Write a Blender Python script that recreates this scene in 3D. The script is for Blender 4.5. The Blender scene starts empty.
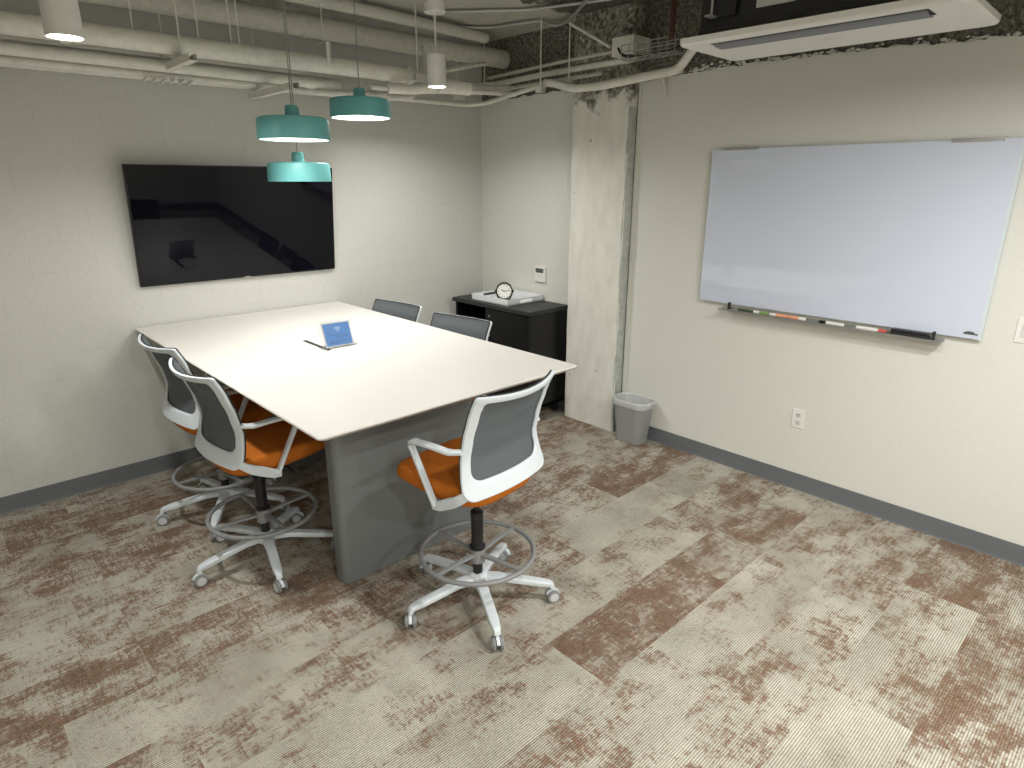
import bpy, bmesh, math, random
from mathutils import Vector, Matrix
random.seed(7)
PI = math.pi
S = bpy.context.scene
COL = S.collection

# ------------------------------------------------------------------ camera
FOC = 630.51; YAW = .75322; PIT = .30906; ROL = .00077
cd = bpy.data.cameras.new('camera'); cam = bpy.data.objects.new('camera', cd); COL.objects.link(cam)
fw = Vector((math.sin(YAW)*math.cos(PIT), math.cos(YAW)*math.cos(PIT), -math.sin(PIT)))
rt = Vector((math.cos(YAW), -math.sin(YAW), 0)); up = rt.cross(fw)
r2 = rt*math.cos(ROL)+up*math.sin(ROL); u2 = -rt*math.sin(ROL)+up*math.cos(ROL)
cam.matrix_world = Matrix(((r2.x, u2.x, -fw.x, -3.72415), (r2.y, u2.y, -fw.y, -4.35994), (r2.z, u2.z, -fw.z, 1.82), (0, 0, 0, 1)))
cd.sensor_fit = 'HORIZONTAL'; cd.sensor_width = 36; cd.lens = 36*FOC/1024; cd.clip_start = .05
S.camera = cam

# ------------------------------------------------------------------ world, exposure
w = bpy.data.worlds.new('world'); S.world = w; w.use_nodes = True
w.node_tree.nodes['Background'].inputs[0].default_value = (.8, .85, 1, 1)
w.node_tree.nodes['Background'].inputs[1].default_value = .05
S.view_settings.view_transform = 'Standard'; S.view_settings.look = 'None'
S.view_settings.gamma = 1; S.view_settings.use_curve_mapping = False
S.view_settings.exposure = 0.10

DOWN_W = 33.0      # watts of a cylinder downlight
PEND_W = 1.8       # watts of a pendant
LAMP = (1.0, .985, .945)
def area(name, loc, size, watts, col=LAMP, spread=180, rot=(0, 0, 0), shape='DISK', sy=None):
    l = bpy.data.lights.new(name, 'AREA'); l.shape = shape; l.size = size
    if sy: l.size_y = sy
    l.energy = watts; l.color = col; l.spread = math.radians(spread)
    o = bpy.data.objects.new(name, l); o.location = loc; o.rotation_euler = rot; COL.objects.link(o); return o
# positions of the cylinder downlights: two in view, the others unseen, added to light the room
DL = [(-3.175, -1.483, 2.304), (-1.107, -.88, 2.391), (-1.35, -4.45, 2.37), (-3.45, -4.95, 2.37), (-5.0, -5.1, 2.37), (-2.4, -5.9, 2.37), (-1.75, -3.75, 2.36)]  # the last, near the air conditioner, is added to brighten the upper right wall
PEND = [(-2.283, -1.309, 2.012), (-1.748, -1.025, 2.160), (-2.082, -.902, 1.825)]
for i, p in enumerate(DL):
    area('downlight_glow', (p[0], p[1], p[2]-.012), .10, DOWN_W*(.38, .36, .95, 1.0, 1.0, .9, .50)[i], spread=150 if i < 2 else 176)
for p in PEND:
    area('pendant_glow', (p[0], p[1], p[2]-.004), .26, PEND_W, spread=160)

# ------------------------------------------------------------------ materials
def mat(name, col, rough=.5, metal=0, spec=.5, alpha=None, trans=0, emit=None, estr=0, coat=0, ior=None):
    m = bpy.data.materials.new(name); m.use_nodes = True
    b = m.node_tree.nodes['Principled BSDF']
    b.inputs['Base Color'].default_value = (*col, 1); b.inputs['Roughness'].default_value = rough
    b.inputs['Metallic'].default_value = metal; b.inputs['Specular IOR Level'].default_value = spec
    if alpha is not None: b.inputs['Alpha'].default_value = alpha
    if trans: b.inputs['Transmission Weight'].default_value = trans
    if ior: b.inputs['IOR'].default_value = ior
    if coat: b.inputs['Coat Weight'].default_value = coat
    if emit: b.inputs['Emission Color'].default_value = (*emit, 1); b.inputs['Emission Strength'].default_value = estr
    return m
class NT:
    """small helper to write node trees"""
    def __init__(s, m): s.t = m.node_tree; s.b = s.t.nodes['Principled BSDF']
    def n(s, typ, **k):
        o = s.t.nodes.new(typ)
        for a, v in k.items():
            if a.startswith('i_'):
                key = a[2:]; key = int(key) if key.isdigit() else key
                if hasattr(v, 'links') or isinstance(v, bpy.types.NodeSocket): s.t.links.new(v, o.inputs[key])
                else: o.inputs[key].default_value = v
            else: setattr(o, a, v)
        return o
    def L(s, a, b): s.t.links.new(a, b)
    def math(s, op, a, b=0, c=0, clamp=False):
        o = s.t.nodes.new('ShaderNodeMath'); o.operation = op; o.use_clamp = clamp
        for i, v in enumerate((a, b, c)):
            if isinstance(v, bpy.types.NodeSocket): s.L(v, o.inputs[i])
            else: o.inputs[i].default_value = v
        return o.outputs[0]
    def noise(s, vec, scale, detail=3, rough=.55, scl=(1, 1, 1)):
        mp = s.t.nodes.new('ShaderNodeMapping'); mp.inputs['Scale'].default_value = scl; s.L(vec, mp.inputs['Vector'])
        o = s.t.nodes.new('ShaderNodeTexNoise'); o.inputs['Scale'].default_value = scale
        o.inputs['Detail'].default_value = detail; o.inputs['Roughness'].default_value = rough
        s.L(mp.outputs[0], o.inputs['Vector']); return o.outputs[0]
    def ramp(s, fac, stops):
        o = s.t.nodes.new('ShaderNodeValToRGB'); s.L(fac, o.inputs[0]); e = o.color_ramp.elements
        while len(e) < len(stops): e.new(.5)
        for el, (p, c) in zip(e, stops):
            el.position = p; el.color = (*c, 1) if len(c) == 3 else c
        return o.outputs[0]
    def mix(s, f, a, b):
        o = s.t.nodes.new('ShaderNodeMix'); o.data_type = 'RGBA'
        for i, v in ((0, f), (6, a), (7, b)):
            if isinstance(v, bpy.types.NodeSocket): s.L(v, o.inputs[i])
            else: o.inputs[i].default_value = v if i == 0 else (*v, 1)
        return o.outputs[2]
    def bump(s, h, strength=.2, dist=.01):
        o = s.t.nodes.new('ShaderNodeBump'); o.inputs['Strength'].default_value = strength; o.inputs['Distance'].default_value = dist
        s.L(h, o.inputs['Height']); s.L(o.outputs[0], s.b.inputs['Normal'])
    def pos(s): return s.t.nodes.new('ShaderNodeNewGeometry').outputs['Position']
    def xyz(s, v):
        o = s.t.nodes.new('ShaderNodeSeparateXYZ'); s.L(v, o.inputs[0]); return o.outputs
def rough_paint(name, col, dark, amt=.02, scale=14, rough=.85, bump=.15):
    m = mat(name, col, rough, spec=.25); n = NT(m); p = n.pos()
    a = n.noise(p, scale, 5, .6)
    n.L(n.mix(n.ramp(a, [(.42, (0, 0, 0)), (.75, (amt*10, amt*10, amt*10))]), col, dark), n.b.inputs['Base Color'])
    n.bump(a, bump, .01); return m

M = {}
M['wall'] = rough_paint('painted_wall', (.69, .69, .64), (.64, .64, .59), .05, 40, .75, .06)
# wallpaper of the television wall: pale linen blocks with faint broken grid lines
m = mat('block_wallpaper', (.6, .59, .55), .8, spec=.25); n = NT(m); p = n.pos(); X, Y, Z = n.xyz(p)
def gridline(n, c, other, period, width, phase):
    wob = n.math('MULTIPLY', n.math('SUBTRACT', n.noise(other, 3.0, 2), .5), .02)
    f = n.math('FRACT', n.math('DIVIDE', n.math('ADD', n.math('ADD', c, wob), phase), period))
    d = n.math('ABSOLUTE', n.math('SUBTRACT', f, .5))
    return n.math('SMOOTH_MIN', 1, n.math('GREATER_THAN', d, .5-width/period))
lin = n.math('MAXIMUM', gridline(n, X, p, .155, .0022, 20), gridline(n, Z, p, .155, .0022, 20.05))
brk = n.noise(p, 9, 3)
lin = n.math('MULTIPLY', lin, n.math('MULTIPLY', n.math('SUBTRACT', brk, .42), 5, clamp=True), clamp=True)
wv = n.math('ADD', n.math('MULTIPLY', n.noise(p, 30, 4, .6, (1, 1, 9)), .5), n.math('MULTIPLY', n.noise(p, 30, 4, .6, (9, 1, 1)), .5))
base = n.ramp(wv, [(.35, (.53, .53, .495)), (.62, (.62, .62, .585))])
n.L(n.mix(n.math('MULTIPLY', lin, .35), base, (.42, .41, .37)), n.b.inputs['Base Color'])
n.bump(wv, .1, .004); M['paper'] = m
# painted slab, with the bare fireproofed patch by the air conditioner
m = mat('painted_slab', (.5, .49, .44), .9, spec=.2); n = NT(m); p = n.pos(); X, Y, Z = n.xyz(p)
a = n.noise(p, 60, 6, .75); b2 = n.noise(p, 5, 5, .7)
edge = n.math('ADD', n.math('SUBTRACT', -1.12, Y), n.math('MULTIPLY', n.math('SUBTRACT', b2, .5), .7))
edge2 = n.math('ADD', n.math('ADD', X, .95), n.math('MULTIPLY', n.math('SUBTRACT', b2, .5), .5))
ms = n.math('MULTIPLY', n.math('MINIMUM', edge, edge2), 18, clamp=True)
fib = n.ramp(a, [(.38, (.06, .058, .05)), (.56, (.19, .185, .16)), (.70, (.50, .49, .43))])
pnt = n.ramp(b2, [(.3, (.58, .57, .50)), (.7, (.68, .67, .59))])
n.L(n.mix(ms, pnt, fib), n.b.inputs['Base Color']); n.bump(a, .8, .03); M['slab'] = m
# bare rough concrete above the paint
m = mat('bare_concrete', (.2, .19, .17), .95, spec=.2); n = NT(m); p = n.pos()
a = n.noise(p, 45, 6, .75); 
n.L(n.ramp(a, [(.34, (.07, .067, .057)), (.50, (.20, .193, .165)), (.66, (.46, .45, .39))]), n.b.inputs['Base Color']); n.bump(a, .9, .03); M['bare'] = m
# column: whitewashed board-marked concrete, bare and pitted at the top
m = mat('whitewashed_concrete', (.7, .68, .6), .8, spec=.25); n = NT(m); p = n.pos(); X, Y, Z = n.xyz(p)
a = n.noise(p, 35, 6, .7); g = n.noise(p, 12, 5, .6, (1, 1, .35))
t = n.math('ADD', n.math('MULTIPLY', n.math('SUBTRACT', Z, 2.33), 5), n.math('MULTIPLY', n.math('SUBTRACT', n.noise(p, 9, 4), .5), 2.6))
t = n.math('MULTIPLY', t, 3, clamp=True)
wash = n.ramp(g, [(.3, (.68, .67, .61)), (.5, (.745, .735, .67)), (.66, (.79, .78, .72))])
pit = n.math('GREATER_THAN', n.noise(p, 17, 2, .5), .76)
wash = n.mix(n.math('MULTIPLY', pit, .8), wash, (.2, .19, .15))
bare = n.ramp(a, [(.40, (.10, .095, .08)), (.56, (.33, .32, .27)), (.68, (.6, .58, .51))])
n.L(n.mix(t, wash, bare), n.b.inputs['Base Color']); n.bump(n.math('ADD', n.math('MULTIPLY', g, .6), n.math('MULTIPLY', a, .4)), .35, .012); M['column'] = m
M['columnside'] = rough_paint('grey_weathered_concrete', (.50, .53, .50), (.34, .36, .33), .09, 22, .85, .4)  # Y-facing column sides, mottled and darker grey than the whitewashed front
# carpet planks: beige rib with worn brown overprint; how brown each plank is comes from a face attribute
m = mat('ribbed_carpet', (.4, .37, .3), .95, spec=.1); n = NT(m); p = n.pos(); X, Y, Z = n.xyz(p)
at = n.n('ShaderNodeAttribute', attribute_name='brown').outputs['Fac']
at2 = n.n('ShaderNodeAttribute', attribute_name='shift').outputs['Fac']
cmb = n.n('ShaderNodeCombineXYZ'); n.L(X, cmb.inputs[0]); n.L(Y, cmb.inputs[1]); n.L(at2, cmb.inputs[2]); q = cmb.outputs[0]
big = n.noise(q, 5.5, 5, .68, (.8, 1.2, 1))
s1 = n.noise(q, 14, 6, .8, (1, 6, 1)); s2 = n.noise(q, 14, 6, .8, (6, 1, 1)); fine = n.noise(q, 75, 4, .75)
v = n.math('ADD', n.math('ADD', n.math('MULTIPLY', big, .95), n.math('MULTIPLY', s1, .62)), n.math('ADD', n.math('MULTIPLY', s2, .62), n.math('MULTIPLY', fine, .75)))
v = n.math('ADD', v, at)
msk = n.ramp(n.math('SUBTRACT', v, 1.0), [(.42, (0, 0, 0)), (.50, (.5, .5, .5)), (.585, (1, 1, 1))])
tone = n.noise(q, 3, 3)
beige = n.ramp(n.math('ADD', n.math('MULTIPLY', tone, .5), n.math('MULTIPLY', fine, .5)), [(.35, (.37, .352, .285)), (.62, (.68, .655, .56))])
brown = n.ramp(fine, [(.35, (.11, .053, .031)), (.62, (.27, .148, .090))])
spk = n.math('MULTIPLY', n.math('SUBTRACT', n.noise(q, 170, 2, .6), .53), 4, clamp=True)
msk = n.math('MULTIPLY', msk, n.math('SUBTRACT', .96, n.math('MULTIPLY', spk, .55)))
colr = n.mix(msk, beige, brown)
rib = n.math('MULTIPLY', n.math('ADD', n.math('SINE', n.math('MULTIPLY', Y, 2*PI/.0088)), 1), .5)
colr = n.mix(n.math('MULTIPLY', n.math('SUBTRACT', 1, rib), .62), colr, (.10, .085, .065))
n.L(colr, n.b.inputs['Base Color']); n.bump(n.math('ADD', rib, n.math('MULTIPLY', fine, .6)), .5, .004); M['carpet'] = m

M['base'] = mat('grey_vinyl', (.14, .15, .165), .45)
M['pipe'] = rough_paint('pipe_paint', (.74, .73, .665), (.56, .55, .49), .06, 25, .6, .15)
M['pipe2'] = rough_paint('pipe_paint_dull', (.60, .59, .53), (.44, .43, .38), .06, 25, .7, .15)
M['white'] = mat('white_plastic', (.66, .715, .76), .38)
M['pwhite'] = mat('powder_white', (.72, .71, .68), .45)
M['top'] = mat('white_laminate', (.70, .685, .645), .42, spec=.4)
M['edge'] = mat('laminate_edge', (.62, .60, .56), .5)
M['greybase'] = mat('grey_laminate', (.165, .175, .18), .42)
M['mesh'] = mat('grey_mesh', (.115, .125, .135), .75, spec=.2); n = NT(M['mesh'])
tc = n.n('ShaderNodeTexCoord').outputs['Object']; xx, yy, zz = n.xyz(tc)
wf = n.math('MULTIPLY', n.math('SINE', n.math('MULTIPLY', xx, 2*PI/.004)), n.math('SINE', n.math('MULTIPLY', zz, 2*PI/.004)))
n.L(n.ramp(n.math('ADD', n.math('MULTIPLY', wf, .5), .5), [(0, (.088, .10, .11)), (1, (.155, .172, .185))]), n.b.inputs['Base Color'])
n.b.inputs['Alpha'].default_value = .93
M['gasket'] = mat('dark_piping', (.03, .03, .035), .6)
M['orange'] = mat('orange_fabric', (.50, .145, .018), .9, spec=.15); n = NT(M['orange'])
n.bump(n.noise(n.n('ShaderNodeTexCoord').outputs['Object'], 400, 2), .25, .002)
M['black'] = mat('black_plastic', (.012, .012, .014), .35)
M['blackmetal'] = mat('black_metal', (.02, .02, .022), .3, metal=.3)
M['ring'] = mat('grey_ring', (.24, .245, .25), .42)
M['wheel'] = mat('grey_rubber', (.22, .225, .235), .6)
M['wheelcap'] = mat('light_grey_cap', (.55, .56, .58), .4)
M['screen'] = mat('black_glass', (.002, .002, .005), .03, spec=.22)
M['bezel'] = mat('dark_bezel', (.008, .008, .009), .45, spec=.3)
M['board'] = mat('white_glass', (.62, .665, .79), .05, spec=.5, coat=.5)
M['glassedge'] = mat('glass_edge', (.62, .70, .74), .15, spec=.6)
M['steel'] = mat('brushed_steel', (.55, .55, .55), .32, metal=.9)
M['galv'] = mat('galvanised_steel', (.45, .45, .44), .45, metal=.6)
M['teal'] = mat('teal_enamel', (.13, .40, .41), .38, spec=.5)
M['teal_in'] = mat('white_enamel', (.85, .85, .82), .5)
M['cab'] = mat('black_laminate', (.007, .007, .008), .35, spec=.3)
M['cabtop'] = mat('black_laminate_top', (.028, .03, .031), .5, spec=.35)
M['lens'] = mat('lit_lens', (1, 1, 1), .5, emit=(1, .95, .86), estr=22)
M['bulb'] = mat('lit_diffuser', (1, 1, 1), .5, emit=(1, .95, .86), estr=9)
M['binplastic'] = mat('bin_plastic', (.27, .28, .28), .55)
M['liner'] = mat('bag_film', (.80, .82, .83), .3, alpha=.55)
M['plate'] = mat('white_cover_plate', (.78, .78, .74), .4)
M['platein'] = mat('cover_insert', (.66, .66, .62), .4)
M['dark'] = mat('dark_slot', (.02, .02, .02), .6)
M['lcd'] = mat('lcd_grey', (.10, .11, .095), .3)
M['acwhite'] = mat('ac_white', (.74, .74, .71), .4)
M['vane'] = mat('ac_vane', (.17, .18, .20), .5)
M['foil'] = mat('foil_tape', (.6, .6, .58), .35, metal=.5)
M['rust'] = mat('dark_red_paint', (.07, .016, .014), .5)
M['acryl'] = mat('clear_acrylic', (.97, .98, 1), .05, trans=.95, ior=1.3)
M['blue'] = mat('blue_card', (.085, .30, .70), .45)
M['blue2'] = mat('pale_blue_print', (.35, .55, .85), .45)
M['blue3'] = mat('dark_blue_print', (.03, .12, .35), .45)
M['paperw'] = mat('white_paper', (.82, .82, .82), .6)
M['orangem'] = mat('orange_marker', (.85, .36, .22), .5)
M['greenm'] = mat('green_marker', (.22, .33, .10), .4)
M['dgreenm'] = mat('dark_green_marker', (.05, .09, .045), .4)
M['redm'] = mat('red_cap', (.55, .10, .08), .5)
M['dial'] = mat('clock_dial', (.85, .85, .82), .3)
M['bronze'] = mat('dark_bronze', (.035, .025, .02), .35, metal=.6)
M['tray'] = mat('white_tray', (.78, .80, .82), .35)

# ------------------------------------------------------------------ mesh helpers
def link(me, name, m, parent=None, loc=(0, 0, 0), smooth=35):
    for p in me.polygons: p.use_smooth = True
    try: me.set_sharp_from_angle(angle=math.radians(smooth))
    except Exception: pass
    if isinstance(m, (list, tuple)):
        for x in m: me.materials.append(M[x])
    else: me.materials.append(M[m])
    o = bpy.data.objects.new(name, me); COL.objects.link(o)
    if parent: o.parent = parent
    wn = o.modifiers.new('normals', 'WEIGHTED_NORMAL'); wn.keep_sharp = True; wn.weight = 100
    o.location = loc; return o
def obj(name, bm, m, parent=None, loc=(0, 0, 0), smooth=35):
    bmesh.ops.recalc_face_normals(bm, faces=bm.faces[:])
    me = bpy.data.meshes.new(name); bm.to_mesh(me); bm.free()
    return link(me, name, m, parent, loc, smooth)
def box(bm, a, b, bev=0, seg=2, mi=0):
    """axis aligned box between two corners, bevelled"""
    t = bmesh.new(); bmesh.ops.create_cube(t, size=1)
    sx, sy, sz = [abs(b[i]-a[i]) for i in range(3)]; c = [(a[i]+b[i])/2 for i in range(3)]
    for v in t.verts: v.co = Vector((v.co.x*sx+c[0], v.co.y*sy+c[1], v.co.z*sz+c[2]))
    if bev: bmesh.ops.bevel(t, geom=t.edges[:], offset=min(bev, min(sx, sy, sz)*.48), segments=seg, affect='EDGES', profile=.5)
    add(bm, t, mi); return bm
def add(bm, t, mi=0, mtx=None):
    vs = [bm.verts.new(mtx @ v.co if mtx else v.co) for v in t.verts]
    t.verts.index_update()
    for f in t.faces:
        try: nf = bm.faces.new([vs[v.index] for v in f.verts]); nf.material_index = mi if mi else f.material_index
        except ValueError: pass
    t.free()
def loops(bm, L, closed_u=True, cap0=True, cap1=True, mi=0, ring=False):
    """skin a list of equal length vertex loops"""
    R = [[bm.verts.new(Vector(p)) for p in l] for l in L]; n = len(R[0])
    rng = range(len(R)) if ring else range(len(R)-1)
    for i in rng:
        a, b = R[i], R[(i+1) % len(R)]
        for j in range(n if closed_u else n-1):
            k = (j+1) % n
            try: bm.faces.new((a[j], a[k], b[k], b[j])).material_index = mi
            except ValueError: pass
    if not ring:
        if cap0: bm.faces.new(R[0][::-1]).material_index = mi
        if cap1: bm.faces.new(R[-1]).material_index = mi
    return R
def lathe(bm, prof, c=(0, 0, 0), seg=40, axis='Z', cap0=True, cap1=True, mi=0, ring=False):
    L = []
    for r, z in prof:
        l = []
        for k in range(seg):
            a = 2*PI*k/seg; x, y = r*math.cos(a), r*math.sin(a)
            v = (x, y, z) if axis == 'Z' else ((z, x, y) if axis == 'X' else (y, z, x))
            l.append((v[0]+c[0], v[1]+c[1], v[2]+c[2]))
        L.append(l)
    loops(bm, L, cap0=cap0, cap1=cap1, mi=mi, ring=ring); return bm
def spline(pts, n=6):
    """Catmull-Rom through the points"""
    P = [Vector(p) for p in pts]; Q = [P[0]*2-P[1]]+P+[P[-1]*2-P[-2]]; out = []
    for i in range(1, len(Q)-2):
        for k in range(n):
            t = k/n; a, b, c, d = Q[i-1], Q[i], Q[i+1], Q[i+2]
            out.append(.5*((2*b)+(c-a)*t+(2*a-5*b+4*c-d)*t*t+(3*b-a-3*c+d)*t**3))
    out.append(P[-1]); return out
def fillet(pts, r, n=6):
    """polyline with rounded corners"""
    P = [Vector(p) for p in pts]; out = [P[0]]
    for i in range(1, len(P)-1):
        a, b, c = P[i-1], P[i], P[i+1]; d1 = (a-b); d2 = (c-b)
        rr = min(r, d1.length*.45, d2.length*.45); s = b+d1.normalized()*rr; e = b+d2.normalized()*rr
        for k in range(n+1):
            t = k/n; out.append(s*(1-t)**2+b*2*t*(1-t)+e*t*t)
    out.append(P[-1]); return out
def sweep(bm, path, prof, upv=(0, 0, 1), closed=False, mi=0, cap=True):
    """sweep a profile (list of (side, up), or function of t) along the path"""
    P = [Vector(p) for p in path]; n = len(P); L = []; U = Vector(upv)
    for i in range(n):
        if closed: t = (P[(i+1) % n]-P[i-1])
        else: t = P[min(i+1, n-1)]-P[max(i-1, 0)]
        t.normalize()
        s = t.cross(U)
        if s.length < .05: s = t.cross(Vector((0, 1, 0)) if abs(t.y) < .9 else Vector((1, 0, 0)))
        s.normalize(); u = s.cross(t).normalized(); U = u if upv == 'auto' else U
        pr = prof(i/(n-1)) if callable(prof) else prof
        L.append([P[i]+s*a+u*b for a, b in pr])
    loops(bm, L, mi=mi, ring=closed, cap0=cap, cap1=cap); return bm
def circ(r, n=14): return [(r*math.cos(2*PI*k/n), r*math.sin(2*PI*k/n)) for k in range(n)]
def rrect(w, h, r, n=4):
    o = []
    for cx, cy, a0 in ((w/2-r, h/2-r, 0), (-w/2+r, h/2-r, 90), (-w/2+r, -h/2+r, 180), (w/2-r, -h/2+r, 270)):
        for k in range(n+1):
            a = math.radians(a0+90*k/n); o.append((cx+r*math.cos(a), cy+r*math.sin(a)))
    return o
def tube(bm, pts, r, n=14, **k):
    """round tube with parallel-transported frames"""
    P = [Vector(p) for p in pts]; L = []; t0 = (P[1]-P[0]).normalized()
    u = t0.orthogonal().normalized()
    for i in range(len(P)):
        t = (P[min(i+1, len(P)-1)]-P[max(i-1, 0)]).normalized()
        u = (u-t*u.dot(t)).normalized(); s = t.cross(u)
        rr = r(i/(len(P)-1)) if callable(r) else r
        L.append([P[i]+(u*math.cos(2*PI*j/n)+s*math.sin(2*PI*j/n))*rr for j in range(n)])
    loops(bm, L, **k); return bm
def B(): return bmesh.new()

def thing(name, label, cat, loc=(0, 0, 0), rotz=0, group=None):
    o = bpy.data.objects.new(name, None); COL.objects.link(o); o.empty_display_size = .05
    o.location = loc; o.rotation_euler = (0, 0, rotz); o['label'] = label; o['category'] = cat
    if group: o['group'] = group
    return o
def tag(o, label, cat, group=None):
    o['label'] = label; o['category'] = cat
    if group: o['group'] = group
    return o
def struct(name, bm, m, label=None, **k):
    o = obj(name, bm, m, **k); o['kind'] = 'structure'
    if label: o['label'] = label
    return o
def dup(root, loc, rotz, label, group=None):
    r = root.copy(); COL.objects.link(r); r.location = loc; r.rotation_euler = (0, 0, rotz); r['label'] = label
    if group: r['group'] = group
    for ch in root.children:
        c = ch.copy(); COL.objects.link(c); c.parent = r
        for g in ch.children:
            d = g.copy(); COL.objects.link(d); d.parent = c
    return r

# ------------------------------------------------------------------ room shell
XL, YF, HC = -5.6, -6.4, 2.9
PL, PW = .925, .2935       # carpet plank length (along X) and width (along Y)
BROWN = {}                 # (row, column) -> brownness of single planks
def floor():
    bm = B(); br = bm.faces.layers.float.new('brown'); sh = bm.faces.layers.float.new('shift')
    r0 = int((0.1+2.885)/PW)+1
    rnd = random.Random(11)
    for r in range(-13, r0+1):
        y0 = -2.885+(r)*PW; y1 = y0+PW; y0 = max(y0, YF-.1); y1 = min(y1, .1)
        if y1 <= y0: continue
        off = rnd.choice([0, .33, .66, .5])*PL if r != -1 else 0
        c = 0
        for c in range(-5, 4):
            x0 = -2.135+off+c*PL; x1 = x0+PL; x0 = max(x0, XL-.1); x1 = min(x1, .1)
            if x1 <= x0: continue
            f = bm.faces.new([bm.verts.new(p) for p in ((x0, y0, 0), (x1, y0, 0), (x1, y1, 0), (x0, y1, 0))])
            v = rnd.gauss(-.015, .04)
            for (bx, by, bv) in BPATCH:
                if x0 < bx < x1 and y0 < by < y1: v = bv
            f[br] = v; f[sh] = rnd.random()*40
    return bm
# planks that are mostly brown (or mostly beige) in the room: a point on the plank and its brownness
BPATCH = [(-1.7, -3.03, .13), (-.7, -2.1, .10), (-.35, -3.15, .07), (-.15, -4.05, .09), (-1.3, -4.15, .04), (-3.5, -.45, .08),
          (-2.95, -.95, .06), (-3.7, -1.9, .07), (-2.3, -2.2, .05), (-.4, -1.2, .10), (-.8, -3.6, .02), (-1.2, -2.5, -.12),
          (-2.9, -2.6, -.1), (-3.2, -.15, -.02)]
struct('floor', floor(), 'carpet')
bm = B(); box(bm, (XL-.1, YF-.1, -.1), (.1, .1, -.004)); struct('floor', bm, 'dark')
bm = B(); box(bm, (XL-.1, YF-.1, HC), (.1, .1, HC+.1)); struct('ceiling', bm, 'slab')
bm = B(); box(bm, (XL, 0, 0), (.1, .1, HC)); struct('wall_back', bm, 'paper')
bm = B(); box(bm, (XL-.1, YF-.1, 0), (XL, .1, HC)); struct('wall_left', bm, 'wall')
bm = B(); box(bm, (XL, YF-.1, 0), (.1, YF, HC)); struct('wall_front', bm, 'wall')
# right wall: bare concrete behind, painted plasterboard skin with a ragged top edge in front
bm = B(); box(bm, (.02, YF, 0), (.1, 0, HC)); struct('wall_right', bm, 'bare')
def ragged(y0, y1, zf, mt, x0=0.0, x1=.02, step=.012, seed=1):
    rnd = random.Random(seed); n = int((y1-y0)/step); bm = B(); F = []; Bk = []; h = 0
    tops = []
    for i in range(n+1):
        y = y0+(y1-y0)*i/n; h = h*.85+rnd.gauss(0, .0035); tops.append((y, zf(y)+h))
    fr = [bm.verts.new((x0, y, z)) for y, z in tops]; fb = [bm.verts.new((x0, y, 0)) for y, z in tops]
    bk = [bm.verts.new((x1, y, z+.004)) for y, z in tops]
    for i in range(n):
        bm.faces.new((fb[i], fb[i+1], fr[i+1], fr[i])); bm.faces.new((fr[i], fr[i+1], bk[i+1], bk[i]))
    return struct('wall_right', bm, mt, smooth=20)
ragged(YF, 0, lambda y: 2.45+.02*math.sin(y*2.1) if y < -1.6 else 2.46, 'wall')
# lumpy bare edge sitting on the plaster top
bm = B(); rnd = random.Random(4)
for i in range(420):
    y = -1.65-rnd.random()*3.6; r = rnd.uniform(.004, .014)
    t = bmesh.new(); bmesh.ops.create_icosphere(t, subdivisions=1, radius=r)
    zc = 2.452+.02*math.sin(y*2.1)+abs(rnd.gauss(0, .011))
    for v in t.verts: v.co = Vector((v.co.x*.6+.010, v.co.y*1.3+y, v.co.z*.7+zc))
    add(bm, t)
struct('trim_1', bm, 'wall', smooth=10)
# concrete column
bm = B()
pts = [(-.092, -1.118), (-.092, -1.596), (-.084, -1.606), (.05, -1.606), (.05, -1.118)]
rnd = random.Random(3); L = []
zs = [i*.1 for i in range(30)]
for z in zs:
    l = []
    for k in range(len(pts)):
        a, b = Vector(pts[k]), Vector(pts[(k+1) % len(pts)])
        ns = 10 if (b-a).length > .2 else 2
        for j in range(ns):
            q = a.lerp(b, j/ns); l.append((q.x+(rnd.uniform(-.003, .003) if q.x < 0 else 0), q.y+(rnd.uniform(-.003, .003)), z))
    L.append(l)
loops(bm, L); bm.normal_update()
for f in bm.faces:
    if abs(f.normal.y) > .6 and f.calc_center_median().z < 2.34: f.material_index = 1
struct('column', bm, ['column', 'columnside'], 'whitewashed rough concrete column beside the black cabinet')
bm = B(); box(bm, (-.002, -1.612, 0), (.02, -1.606, 2.42)); struct('trim_2', bm, 'lcd')
bm = B(); box(bm, (-.010, -1.640, .104), (0, -1.616, 2.42), .003); struct('trim_3', bm, 'wall')
def baseboard(name, a, b, n_in):
    bm = B(); d = (Vector(b)-Vector(a)); L = []
    prof = [(0, 0), (.012, 0), (.009, .006), (.006, .02), (.005, .098), (.003, .104), (0, .104)]
    for p in (a, b): L.append([(p[0]+n_in[0]*o, p[1]+n_in[1]*o, z) for o, z in prof])
    loops(bm, L); return struct(name, bm, 'base')
baseboard('baseboard_back', (XL, 0), (0, 0), (0, -1))
baseboard('baseboard_right', (0, -1.118), (0, 0), (-1, 0))
baseboard('baseboard_right', (0, YF), (0, -1.606), (-1, 0))
baseboard('baseboard_left', (XL, YF), (XL, 0), (1, 0))
baseboard('baseboard_front', (XL, YF), (0, YF), (0, 1))

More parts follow.
